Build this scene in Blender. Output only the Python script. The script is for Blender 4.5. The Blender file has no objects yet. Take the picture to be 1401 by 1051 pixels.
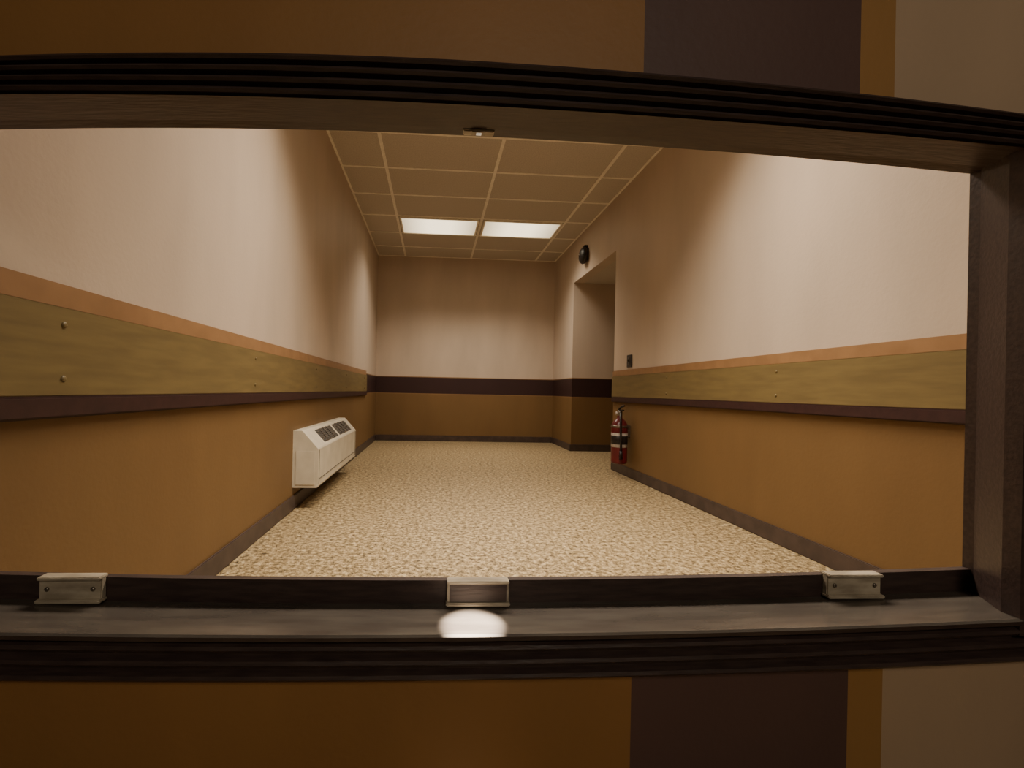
import bpy, bmesh, math
from mathutils import Vector, Matrix
S = bpy.context.scene

# ---------------------------------------------------------------- materials
def lin(c):
    return tuple(((x/255)/12.92 if x/255 <= .04045 else ((x/255+.055)/1.055)**2.4) for x in c)+(1,)
def new_mat(name, rough=.6, metal=0, spec=.5):
    m = bpy.data.materials.new(name); m.use_nodes = True
    b = m.node_tree.nodes['Principled BSDF']
    b.inputs['Roughness'].default_value = rough
    b.inputs['Metallic'].default_value = metal
    b.inputs['Specular IOR Level'].default_value = spec
    return m, m.node_tree, b
def noise_mat(name, c1, c2, scale=20, stretch=(1,1,1), rough=.6, metal=0, bump=.0, bscale=None, spec=.5, lo=.35, hi=.65, detail=4):
    m, nt, b = new_mat(name, rough, metal, spec)
    g = nt.nodes.new('ShaderNodeNewGeometry')
    mp = nt.nodes.new('ShaderNodeMapping'); mp.inputs['Scale'].default_value = stretch
    nt.links.new(g.outputs['Position'], mp.inputs['Vector'])
    n = nt.nodes.new('ShaderNodeTexNoise'); n.inputs['Scale'].default_value = scale; n.inputs['Detail'].default_value = detail
    nt.links.new(mp.outputs[0], n.inputs['Vector'])
    r = nt.nodes.new('ShaderNodeValToRGB')
    r.color_ramp.elements[0].position = lo; r.color_ramp.elements[0].color = lin(c1)
    r.color_ramp.elements[1].position = hi; r.color_ramp.elements[1].color = lin(c2)
    nt.links.new(n.outputs['Fac'], r.inputs[0]); nt.links.new(r.outputs[0], b.inputs['Base Color'])
    if bump:
        n2 = nt.nodes.new('ShaderNodeTexNoise'); n2.inputs['Scale'].default_value = bscale or scale; n2.inputs['Detail'].default_value = 3
        nt.links.new(mp.outputs[0], n2.inputs['Vector'])
        bp = nt.nodes.new('ShaderNodeBump'); bp.inputs['Strength'].default_value = bump; bp.inputs['Distance'].default_value = .01
        nt.links.new(n2.outputs['Fac'], bp.inputs['Height']); nt.links.new(bp.outputs[0], b.inputs['Normal'])
    return m
def band_mat(name, axis, stops, rough=.55, bump=.15):
    """painted bands along a world axis; stops = [(start, colour)...]"""
    m, nt, b = new_mat(name, rough, 0, .35)
    g = nt.nodes.new('ShaderNodeNewGeometry'); sp = nt.nodes.new('ShaderNodeSeparateXYZ')
    nt.links.new(g.outputs['Position'], sp.inputs[0])
    cur = None
    for i, (st, c) in enumerate(stops):
        if cur is None:
            rgb = nt.nodes.new('ShaderNodeRGB'); rgb.outputs[0].default_value = lin(c); cur = rgb.outputs[0]; continue
        gt = nt.nodes.new('ShaderNodeMath'); gt.operation = 'GREATER_THAN'; gt.inputs[1].default_value = st
        nt.links.new(sp.outputs[axis], gt.inputs[0])
        mx = nt.nodes.new('ShaderNodeMix'); mx.data_type = 'RGBA'
        nt.links.new(gt.outputs[0], mx.inputs[0]); nt.links.new(cur, mx.inputs[6]); mx.inputs[7].default_value = lin(c)
        cur = mx.outputs[2]
    # soft vertical roller mottling of the paint
    mp = nt.nodes.new('ShaderNodeMapping'); mp.inputs['Scale'].default_value = (1,1,.3)
    nt.links.new(g.outputs['Position'], mp.inputs['Vector'])
    n = nt.nodes.new('ShaderNodeTexNoise'); n.inputs['Scale'].default_value = 3.2; n.inputs['Detail'].default_value = 5
    nt.links.new(mp.outputs[0], n.inputs['Vector'])
    mr = nt.nodes.new('ShaderNodeMapRange'); mr.inputs[1].default_value=.3; mr.inputs[2].default_value=.7; mr.inputs[3].default_value=.91; mr.inputs[4].default_value=1.05
    nt.links.new(n.outputs['Fac'], mr.inputs[0])
    mul = nt.nodes.new('ShaderNodeVectorMath'); mul.operation='SCALE'
    nt.links.new(cur, mul.inputs[0]); nt.links.new(mr.outputs[0], mul.inputs['Scale'])
    nt.links.new(mul.outputs[0], b.inputs['Base Color'])
    n2 = nt.nodes.new('ShaderNodeTexNoise'); n2.inputs['Scale'].default_value = 60; n2.inputs['Detail'].default_value = 4
    nt.links.new(g.outputs['Position'], n2.inputs['Vector'])
    bp = nt.nodes.new('ShaderNodeBump'); bp.inputs['Strength'].default_value = bump; bp.inputs['Distance'].default_value=.004
    nt.links.new(n2.outputs['Fac'], bp.inputs['Height']); nt.links.new(bp.outputs[0], b.inputs['Normal'])
    return m

UP=(190,172,154); OR=(113,86,52); DK=(50,30,29); TR=(132,100,66)
M_side = band_mat('paint_side_wall', 2, [(0,OR),(1.078,UP)])
M_end  = band_mat('paint_end_wall', 2, [(0,OR),(.765,TR),(.775,DK),(1.035,TR),(1.047,UP)])
M_win  = band_mat('paint_window_wall', 0, [(-5,(138,99,56)),(.366,(84,62,58)),(.778,(150,112,66)),(.846,(168,144,120))])
M_ceil = noise_mat('ceiling_tile', (176,166,154),(196,186,172), scale=90, rough=.9, bump=.3, lo=.3, hi=.7)
M_grid = noise_mat('ceiling_grid_paint', (228,220,206),(240,233,218), rough=.5)
M_base = noise_mat('vinyl_baseboard', (60,48,44),(74,60,54), scale=12, rough=.45)
M_green= noise_mat('olive_board', (104,88,54),(116,99,60), scale=9, stretch=(1,.5,4), rough=.5, bump=.06)
M_cap  = noise_mat('tan_cap', (134,100,66),(146,110,74), scale=10, rough=.5)
M_dark = noise_mat('maroon_bumper', (46,26,26),(56,33,32), scale=30, rough=.45)
M_frame= noise_mat('dark_bronze_frame', (54,42,40),(68,54,50), scale=120, stretch=(.15,1,1), rough=.4, metal=.1, bump=.1)
M_sill = noise_mat('polished_sill', (84,76,70),(100,92,84), scale=40, stretch=(.2,1,1), rough=.25, metal=.4)
M_clip = noise_mat('brushed_latch_metal', (150,138,120),(186,174,154), scale=60, stretch=(.3,1,1), rough=.4, metal=.1)
M_ivory= noise_mat('ivory_enamel', (196,186,166),(210,200,180), scale=8, rough=.4)
M_grill= noise_mat('grille_dark', (62,58,54),(84,80,74), scale=80, rough=.5)
M_red  = noise_mat('extinguisher_red', (84,22,26),(104,28,32), scale=6, rough=.3)
M_label= noise_mat('label_white', (150,140,130),(180,168,155), scale=40, rough=.5)
M_black= noise_mat('black_plastic', (22,18,18),(36,30,28), scale=40, rough=.4)
M_steel= noise_mat('steel', (120,112,104),(150,142,132), scale=60, rough=.3, metal=.9)

# terrazzo floor
M_floor, nt, b = new_mat('speckled_floor', .38, 0, .45)
g = nt.nodes.new('ShaderNodeNewGeometry')
def nz(scale, det=3, rough=.6):
    n = nt.nodes.new('ShaderNodeTexNoise'); n.inputs['Scale'].default_value=scale; n.inputs['Detail'].default_value=det
    n.inputs['Roughness'].default_value=rough
    nt.links.new(g.outputs['Position'], n.inputs['Vector']); return n
n1=nz(38,6,.85); r1=nt.nodes.new('ShaderNodeValToRGB'); cr=r1.color_ramp
cr.elements[0].position=.40; cr.elements[0].color=lin((58,46,32))
cr.elements[1].position=.64; cr.elements[1].color=lin((208,187,148))
e=cr.elements.new(.50); e.color=lin((144,124,90))
nt.links.new(n1.outputs['Fac'], r1.inputs[0])
v=nt.nodes.new('ShaderNodeTexVoronoi'); v.inputs['Scale'].default_value=55; nt.links.new(g.outputs['Position'], v.inputs['Vector'])
r2=nt.nodes.new('ShaderNodeValToRGB'); r2.color_ramp.elements[0].position=.12; r2.color_ramp.elements[0].color=(.35,.3,.25,1)
r2.color_ramp.elements[1].position=.3; r2.color_ramp.elements[1].color=(1,1,1,1)
nt.links.new(v.outputs['Distance'], r2.inputs[0])
mx=nt.nodes.new('ShaderNodeMix'); mx.data_type='RGBA'; mx.blend_type='MULTIPLY'; mx.inputs[0].default_value=.55
nt.links.new(r1.outputs[0], mx.inputs[6]); nt.links.new(r2.outputs[0], mx.inputs[7])
nt.links.new(mx.outputs[2], b.inputs['Base Color'])
bp=nt.nodes.new('ShaderNodeBump'); bp.inputs['Strength'].default_value=.08; nt.links.new(n1.outputs['Fac'],bp.inputs['Height']); nt.links.new(bp.outputs[0], b.inputs['Normal'])

# light diffuser
M_lens, nt, b = new_mat('lit_diffuser', .4)
g = nt.nodes.new('ShaderNodeTexCoord')
sp=nt.nodes.new('ShaderNodeSeparateXYZ'); nt.links.new(g.outputs['Object'], sp.inputs[0])
ab=nt.nodes.new('ShaderNodeMath'); ab.operation='ABSOLUTE'; nt.links.new(sp.outputs[0], ab.inputs[0])
mr=nt.nodes.new('ShaderNodeMapRange'); mr.inputs[1].default_value=.15; mr.inputs[2].default_value=.48; mr.inputs[3].default_value=2.6; mr.inputs[4].default_value=.8
nt.links.new(ab.outputs[0], mr.inputs[0])
b.inputs['Base Color'].default_value=(.8,.7,.5,1)
b.inputs['Emission Color'].default_value=(1,.84,.56,1)
nt.links.new(mr.outputs[0], b.inputs['Emission Strength'])
M_glow, nt, b = new_mat('catch_glow', .3)  # faint glow added to the catch on the window head
b.inputs['Emission Color'].default_value=(1,.9,.75,1); b.inputs['Emission Strength'].default_value=.3

# ---------------------------------------------------------------- mesh kit
class MB:
    def __init__(s, name, mats): s.name=name; s.mats=mats; s.bm=bmesh.new()
    def box(s, x0,x1,y0,y1,z0,z1, mi=0, bev=0):
        t=bmesh.new(); bmesh.ops.create_cube(t,size=1)
        for v in t.verts: v.co=Vector(((x0+x1)/2+v.co.x*(x1-x0),(y0+y1)/2+v.co.y*(y1-y0),(z0+z1)/2+v.co.z*(z1-z0)))
        if bev: bmesh.ops.bevel(t,geom=t.edges[:],offset=bev,segments=2,affect='EDGES')
        s.merge(t,mi); return s
    def merge(s,t,mi,smooth=False):
        vm={}
        for v in t.verts: vm[v]=s.bm.verts.new(v.co)
        for f in t.faces:
            try:
                nf=s.bm.faces.new([vm[v] for v in f.verts]); nf.material_index=mi; nf.smooth=smooth
            except ValueError: pass
        t.free()
    def lathe(s, prof, origin, axis='Z', seg=28, mi=0):
        t=bmesh.new(); rings=[]
        for r,h in prof:
            ring=[]
            for i in range(seg):
                a=2*math.pi*i/seg; p=(r*math.cos(a),r*math.sin(a),h)
                if axis=='X': p=(-h,p[0],p[1])
                if axis=='Y': p=(p[0],-h,p[1])
                ring.append(t.verts.new(Vector(origin)+Vector(p)))
            rings.append(ring)
        for a,b_ in zip(rings,rings[1:]):
            for i in range(seg):
                t.faces.new((a[i],a[(i+1)%seg],b_[(i+1)%seg],b_[i]))
        t.faces.new(rings[0][::-1]); t.faces.new(rings[-1])
        bmesh.ops.recalc_face_normals(t,faces=t.faces[:])
        s.merge(t,mi,True)
    def tube(s, pts, r, mi=0, seg=10):
        t=bmesh.new(); rings=[]
        pts=[Vector(p) for p in pts]
        for i,p in enumerate(pts):
            d=(pts[min(i+1,len(pts)-1)]-pts[max(i-1,0)]).normalized()
            a=d.cross(Vector((0,.3,1))).normalized(); c=d.cross(a)
            rings.append([t.verts.new(p+a*r*math.cos(2*math.pi*k/seg)+c*r*math.sin(2*math.pi*k/seg)) for k in range(seg)])
        for a,b_ in zip(rings,rings[1:]):
            for i in range(seg): t.faces.new((a[i],a[(i+1)%seg],b_[(i+1)%seg],b_[i]))
        t.faces.new(rings[0][::-1]); t.faces.new(rings[-1])
        bmesh.ops.recalc_face_normals(t,faces=t.faces[:])
        s.merge(t,mi,True)
    def sweep(s, prof, xs, fn, mis):
        t=s.bm; rings=[[t.verts.new(fn(x,y,z)) for y,z in prof] for x in xs]
        n=len(prof)
        for a,b_ in zip(rings,rings[1:]):
            for i in range(n):
                f=t.faces.new((a[i],a[(i+1)%n],b_[(i+1)%n],b_[i])); f.material_index=mis[i]
        t.faces.new(rings[0][::-1]).material_index=0; t.faces.new(rings[-1]).material_index=0
    def done(s, origin=None):
        bmesh.ops.recalc_face_normals(s.bm, faces=s.bm.faces[:])
        me=bpy.data.meshes.new(s.name); 
        if origin is not None:
            for v in s.bm.verts: v.co-=Vector(origin)
        s.bm.to_mesh(me); s.bm.free()
        o=bpy.data.objects.new(s.name, me); S.collection.objects.link(o)
        for m in s.mats: me.materials.append(m)
        if origin is not None: o.location=origin
        return o

XL,XR,YB,H = -.95,1.957,7.4,3.0
YN=.90      # back face of the window wall
J0,J1=4.86,6.37   # doorway opening in right wall
XA=3.5      # alcove end
# ---------------------------------------------------------------- shell
MB('floor',[M_floor]).box(-2.6,XA+.1,-2.2,YB+.1,-.1,0).done()
MB('ceiling',[M_ceil]).box(XL-.1,XR+.1,YN-.1,YB+.1,H,H+.1).done()
MB('wall_left',[M_side]).box(XL-.12,XL,YN,6.30,0,H).done()
MB('wall_left_end_section',[M_end]).box(XL-.12,XL,6.30,YB,0,H).done()
MB('wall_back',[M_end]).box(XL-.12,XR,YB,YB+.12,0,H).done()
w=MB('wall_right',[M_side,M_end])
w.box(XR,XR+.14,YN,J0,0,H,0)
w.box(XR,XR+.14,J0,J1,2.40,H,0)
w.done()
MB('wall_right_end_section',[M_end]).box(XR,XA,J1,YB+.12,0,H).done()
w=MB('wall_alcove',[M_end]); w.box(XA,XA+.1,J0-.1,J1,0,2.4); w.box(XR+.14,XA,J0-.1,J0,0,2.4); w.done()
MB('ceiling_alcove',[M_ceil]).box(XR+.14,XA+.1,J0-.1,J1,2.40,2.5).done()
# window wall (painted in vertical blocks), opening for the observation window
WX0,WX1=-.92,1.09
w=MB('wall_window',[M_win])
w.box(-2.6,XA,.80,YN,1.37,H); w.box(-2.6,XA,.80,YN,0,.35)
w.box(-2.6,WX0-.02,.80,YN,.35,1.37); w.box(WX1+.08,XA,.80,YN,.35,1.37)
w.done()

def baseb(name,x0,x1,y0,y1):
    MB(name,[M_base]).box(x0,x1,y0,y1,0,.095,0,.004).done()
baseb('baseboard_left',XL,XL+.014,YN,YB)
baseb('baseboard_back',XL+.014,XR-.014,YB-.014,YB)
baseb('baseboard_right',XR-.014,XR,YN,J0)
baseb('baseboard_right_end',XR-.014,XR,J1,YB)
baseb('baseboard_alcove',XR-.014,XA,J1-.014,J1)

# protective wall boards (cap / olive board / maroon bumper)
def guard(name,side,y0,y1):
    g=MB(name,[M_green,M_cap,M_dark,M_steel])
    def bx(d,z0,z1,mi,bev=.002):
        if side<0: g.box(XL,XL+d,y0,y1,z0,z1,mi,bev)
        else: g.box(XR-d,XR,y0,y1,z0,z1,mi,bev)
    bx(.012,1.018,1.078,1); bx(.020,.797,1.018,0); bx(.026,.742,.797,2,.006)
    y=y0+.35-(.06 if side<0 else 0)
    while y<y1:
        for z in (.84,.975):
            x=XL+.020 if side<0 else XR-.020
            g.lathe([(.008,-.001),(.008,.002),(.004,.004)],(x,y,z),'X',12,0) if side>0 else g.lathe([(.004,-.004),(.008,-.002),(.008,.001)],(x,y,z),'X',12,0)
        y+=1.22
    return g.done()
guard('trim_1',-1,YN,6.30)
guard('trim_2',1,YN,J0)

# ceiling T-bar grid
g=MB('trim_ceiling_grid',[M_grid])
for x in (-.51,.555,1.62): g.box(x-.015,x+.015,YN,YB,H-.008,H+.002)
y=.19+.61*2
ys=[]
while y<YB: ys.append(y); y+=.61
for y in ys: g.box(XL,XR,y-.012,y+.012,H-.006,H+.002)
g.box(XL,XL+.02,YN,YB,H-.007,H+.002); g.box(XR-.02,XR,YN,YB,H-.007,H+.002); g.box(XL,XR,YB-.02,YB,H-.007,H+.002)
g.done()

# troffers
def troffer(cx,cy,power,spread):
    m=MB('ceiling_light_panel',[M_grid,M_lens])
    hx,hy=.50,.285
    z0=H-.022
    m.box(cx-hx,cx+hx,cy-hy,cy-hy+.02,z0,H-.001); m.box(cx-hx,cx+hx,cy+hy-.02,cy+hy,z0,H-.001)
    m.box(cx-hx,cx-hx+.02,cy-hy+.02,cy+hy-.02,z0,H-.001); m.box(cx+hx-.02,cx+hx,cy-hy+.02,cy+hy-.02,z0,H-.001)
    m.box(cx-hx+.02,cx+hx-.02,cy-hy+.02,cy+hy-.02,H-.014,H-.002,1)
    o=m.done((cx,cy,H))
    L=bpy.data.lights.new('troffer_lamp','AREA'); L.shape='RECTANGLE'; L.size=.94; L.size_y=.5
    L.energy=power; L.color=(1,.87,.70); L.spread=math.radians(spread)
    lo=bpy.data.objects.new('lamp',L); S.collection.objects.link(lo); lo.parent=o; lo.location=(0,0,-.028)
for cx in (.0225,1.0875):
    troffer(cx,2.325,46,108)
    troffer(cx,5.985,26,118)

# ---------------------------------------------------------------- observation window frame
def bow(x,z):
    q=((x-.08)/.85)**2
    if z>.9:
        t=max(0,min(1,(z-1.33)/.07))
        k=(.028+.017*t) if x<.08 else (.016+.011*t)
        return z-k*q
    return z+.013*q
xs=[-1.1+i*(2.35/40) for i in range(41)]
fn=lambda x,y,z: Vector((x,y,bow(x,z)))
fr=MB('window_1',[M_frame,M_sill])
def ridges(z0,z1,n,y):
    pts=[]; h=(z1-z0)/n
    for i in range(n):
        a=z0+i*h
        pts+= [(y,a+.12*h),(y-.010,a+.22*h),(y-.014,a+.42*h),(y-.012,a+.65*h),(y,a+.85*h)]
    return pts
prof=[(.90,.325),(.80,.325)]+[(p[0],p[1]) for p in ridges(.328,.402,3,.785)]+[(.768,.404),(.768,.411),(.772,.414),(.885,.414),(.885,.459),(.90,.459)]
mis=[0]*len(prof); mis[-4]=1; mis[-5]=1
fr.sweep(prof,xs,fn,mis)
prof=[(.90,1.338),(.86,1.338),(.86,1.329),(.775,1.320)]+ridges(1.322,1.402,4,.785)+[(.80,1.406),(.90,1.406)]
fr.sweep(prof,xs,fn,[0]*len(prof))
def jamb(xi_back,xi_front,xo):
    t=bmesh.new()
    pr=[(xi_back,.90),(xi_back,.88),(xi_front,.80),(xi_front,.772),((xi_front+xo)/2,.765),(xo,.772),(xo,.80),(xo,.90)]
    a=[t.verts.new((x,y,.40)) for x,y in pr]; c=[t.verts.new((x,y,1.36)) for x,y in pr]
    n=len(pr)
    for i in range(n): t.faces.new((a[i],a[(i+1)%n],c[(i+1)%n],c[i]))
    t.faces.new(a[::-1]); t.faces.new(c); fr.merge(t,0)
jamb(1.125,1.080,1.19)
jamb(-.92,-.89,-1.02)
WIN=fr.done()

def latch(x0,x1,clear=False):
    m=MB('latch_plate',[M_clip,M_frame,M_steel]); c=(x0+x1)/2; zb=bow(c,.415)
    m.box(x0,x1,.872,.885,zb+.004,zb+.047,0,.002)
    m.box(x0-.002,x1+.002,.864,.885,zb+.001,zb+.008,0,.002)
    m.box(x0,x1,.866,.89,zb+.043,zb+.049,0,.0015)
    m.lathe([(.004,0),(.004,.002),(.002,.003)],(x0+.015,.872,zb+.026),'Y',10,2)
    m.lathe([(.004,0),(.004,.002),(.002,.003)],(x1-.015,.872,zb+.026),'Y',10,2)
    if clear: m.box(x0+.005,x1-.005,.868,.873,zb+.009,zb+.043,1,.001)
    m.done().parent=WIN
latch(-.717,-.606); latch(.032,.152,True); latch(.80,.915)
# small catch on the window head, with a spot added for the sill highlight
m=MB('head_catch',[M_clip,M_glow]); zt=bow(.08,1.338)
m.box(.045,.105,.862,.880,zt-.012,zt,0,.002); m.box(.06,.09,.858,.876,zt-.015,zt-.008,0,.002)
m.box(.07,.08,.862,.870,zt-.016,zt-.014,1)
HL=m.done(); HL.parent=WIN
L=bpy.data.lights.new('sill_highlight_spot','SPOT'); L.energy=1500; L.color=(1,.88,.72); L.spot_size=math.radians(8.2); L.spot_blend=.85; L.shadow_soft_size=.004
o=bpy.data.objects.new('sill_highlight_spot',L); S.collection.objects.link(o); o.location=(.075,.856,zt-.024)
o.rotation_euler=(Vector((.076,.800,.414))-Vector(o.location)).to_track_quat('-Z','Y').to_euler(); o.parent=WIN

# ---------------------------------------------------------------- wall heater / AC unit
m=MB('wall_heater_unit',[M_ivory,M_grill,M_steel])
y0,y1=3.13,4.60
t=bmesh.new()
pr=[(XL,.15),(-.785,.15),(-.780,.16),(-.780,.410),(-.785,.420),(-.885,.532),(-.895,.537),(XL,.537)]
a=[t.verts.new((x,y0,z)) for x,z in pr]; c=[t.verts.new((x,y1,z)) for x,z in pr]
for i in range(len(pr)): t.faces.new((a[i],a[(i+1)%len(pr)],c[(i+1)%len(pr)],c[i]))
t.faces.new(a[::-1]); t.faces.new(c); m.merge(t,0)
def on_slope(u,off):
    return (-.785-.100*u+ .75*off, .420+.112*u + .66*off)
def slab(ya,yb,u0,u1,o0,o1,mi):
    t=bmesh.new(); pts=[on_slope(u0,o0),on_slope(u1,o0),on_slope(u1,o1),on_slope(u0,o1)]
    a=[t.verts.new((x,ya,z)) for x,z in pts]; c=[t.verts.new((x,yb,z)) for x,z in pts]
    for i in range(4): t.faces.new((a[i],a[(i+1)%4],c[(i+1)%4],c[i]))
    t.faces.new(a[::-1]); t.faces.new(c); m.merge(t,mi)
for ya,yb in ((3.38,3.86),(3.92,4.44)):
    slab(ya,yb,.12,.88,-.002,.002,1)
    for k in range(7):
        u=.17+.66*k/6; slab(ya+.01,yb-.01,u-.010,u+.010,.001,.006,2)
    k=ya+.11
    while k<yb-.05: slab(k-.004,k+.004,.12,.88,.001,.007,2); k+=.11
m.box(-.782,-.777,y0+.03,y1-.03,.205,.208,1); m.box(-.782,-.777,y0+.028,y0+.031,.17,.405,1); m.box(-.782,-.777,y1-.032,y1-.029,.17,.405,1)
m.box(-.93,-.80,y0-.003,y0,.17,.40,0,.001)
m.done()

# ---------------------------------------------------------------- fire extinguisher
ex,ey=XR-.100,4.44
m=MB('fire_extinguisher',[M_red,M_black,M_label,M_steel])
m.lathe([(.060,.135),(.074,.145),(.078,.16),(.078,.50),(.072,.535),(.052,.565),(.028,.585),(.024,.60),(.024,.615)],(ex,ey,0),'Z',32,0)
m.lathe([(.0785,.30),(.0793,.301),(.0793,.44),(.0785,.441)],(ex,ey,0),'Z',32,2)
m.lathe([(.0788,.33),(.0797,.331),(.0797,.415),(.0788,.416)],(ex,ey,0),'Z',32,1)
m.lathe([(.022,.61),(.026,.615),(.026,.655),(.018,.665)],(ex,ey,0),'Z',20,3)
m.box(ex-.012,ex+.012,ey-.085,ey+.03,.662,.674,1,.003)
m.tube([(ex,ey+.02,.675),(ex,ey-.03,.70),(ex,ey-.10,.715)],.010,1)
m.lathe([(.016,0),(.018,.004),(.016,.014)],(ex-.026,ey,.635),'X',16,2)
m.tube([(ex,ey-.02,.64),(ex-.02,ey-.07,.63),(ex-.03,ey-.10,.58),(ex-.03,ey-.105,.48),(ex-.025,ey-.10,.36),(ex-.02,ey-.095,.27)],.011,1)
m.lathe([(.012,.20),(.018,.19),(.013,.27)],(ex-.02,ey-.095,0),'Z',14,1)
m.box(ex+.07,XR,ey-.03,ey+.03,.40,.52,3,.003)
m.lathe([(.080,.495),(.0815,.497),(.0815,.515),(.080,.517)],(ex,ey,0),'Z',32,3)
m.done()

# alarm bell above doorway
m=MB('fire_alarm_bell',[M_black,M_steel]); cy,cz=5.83,2.63
m.box(XR-.03,XR+.002,cy-.08,cy+.08,cz-.08,cz+.08,0,.006)
m.lathe([(.02,.03),(.105,.032),(.11,.045),(.10,.07),(.07,.09),(.02,.10)],(XR,cy,cz),'X',32,0)
m.lathe([(.015,.10),(.015,.108),(.008,.112)],(XR,cy,cz),'X',16,1)
m.box(XR-.05,XR,cy-.04,cy+.04,cz+.08,cz+.13,0,.005)
m.done()
m=MB('light_switch',[M_black,M_grill])
m.box(XR-.010,XR,4.40,4.51,1.10,1.225,0,.003)
m.box(XR-.014,XR-.008,4.435,4.475,1.125,1.20,1,.002); m.box(XR-.026,XR-.012,4.447,4.463,1.155,1.18,0,.003)
m.done()

# ---------------------------------------------------------------- dim fill added behind the camera to light the window wall + world
L=bpy.data.lights.new('viewing_side_fill','AREA'); L.shape='DISK'; L.size=.8; L.energy=26; L.color=(1,.86,.66)
o=bpy.data.objects.new('viewing_side_fill',L); S.collection.objects.link(o); o.location=(.5,-1.9,2.3)
o.rotation_euler=(Vector((.2,.8,.8))-Vector(o.location)).to_track_quat('-Z','Y').to_euler()
W=bpy.data.worlds.new('World'); S.world=W; W.use_nodes=True
W.node_tree.nodes['Background'].inputs[0].default_value=(.30,.24,.2,1); W.node_tree.nodes['Background'].inputs[1].default_value=.06

# ---------------------------------------------------------------- camera
c=bpy.data.cameras.new('camera'); co=bpy.data.objects.new('camera',c); S.collection.objects.link(co); S.camera=co
c.sensor_fit='HORIZONTAL'; c.sensor_width=36; c.lens=620/1401*36; c.shift_x=71.5/1401; c.shift_y=9.2/1401; c.clip_start=.02
th=math.radians(3.2); r=math.radians(1.15)
F=Vector((math.sin(th),math.cos(th),0)); R=Vector((math.cos(th),-math.sin(th),0)); U=Vector((0,0,1))
R2=R*math.cos(r)+U*math.sin(r); U2=U*math.cos(r)-R*math.sin(r)
M=Matrix((R2,U2,-F)).transposed().to_4x4(); M.translation=Vector((0,0,.83)); co.matrix_world=M
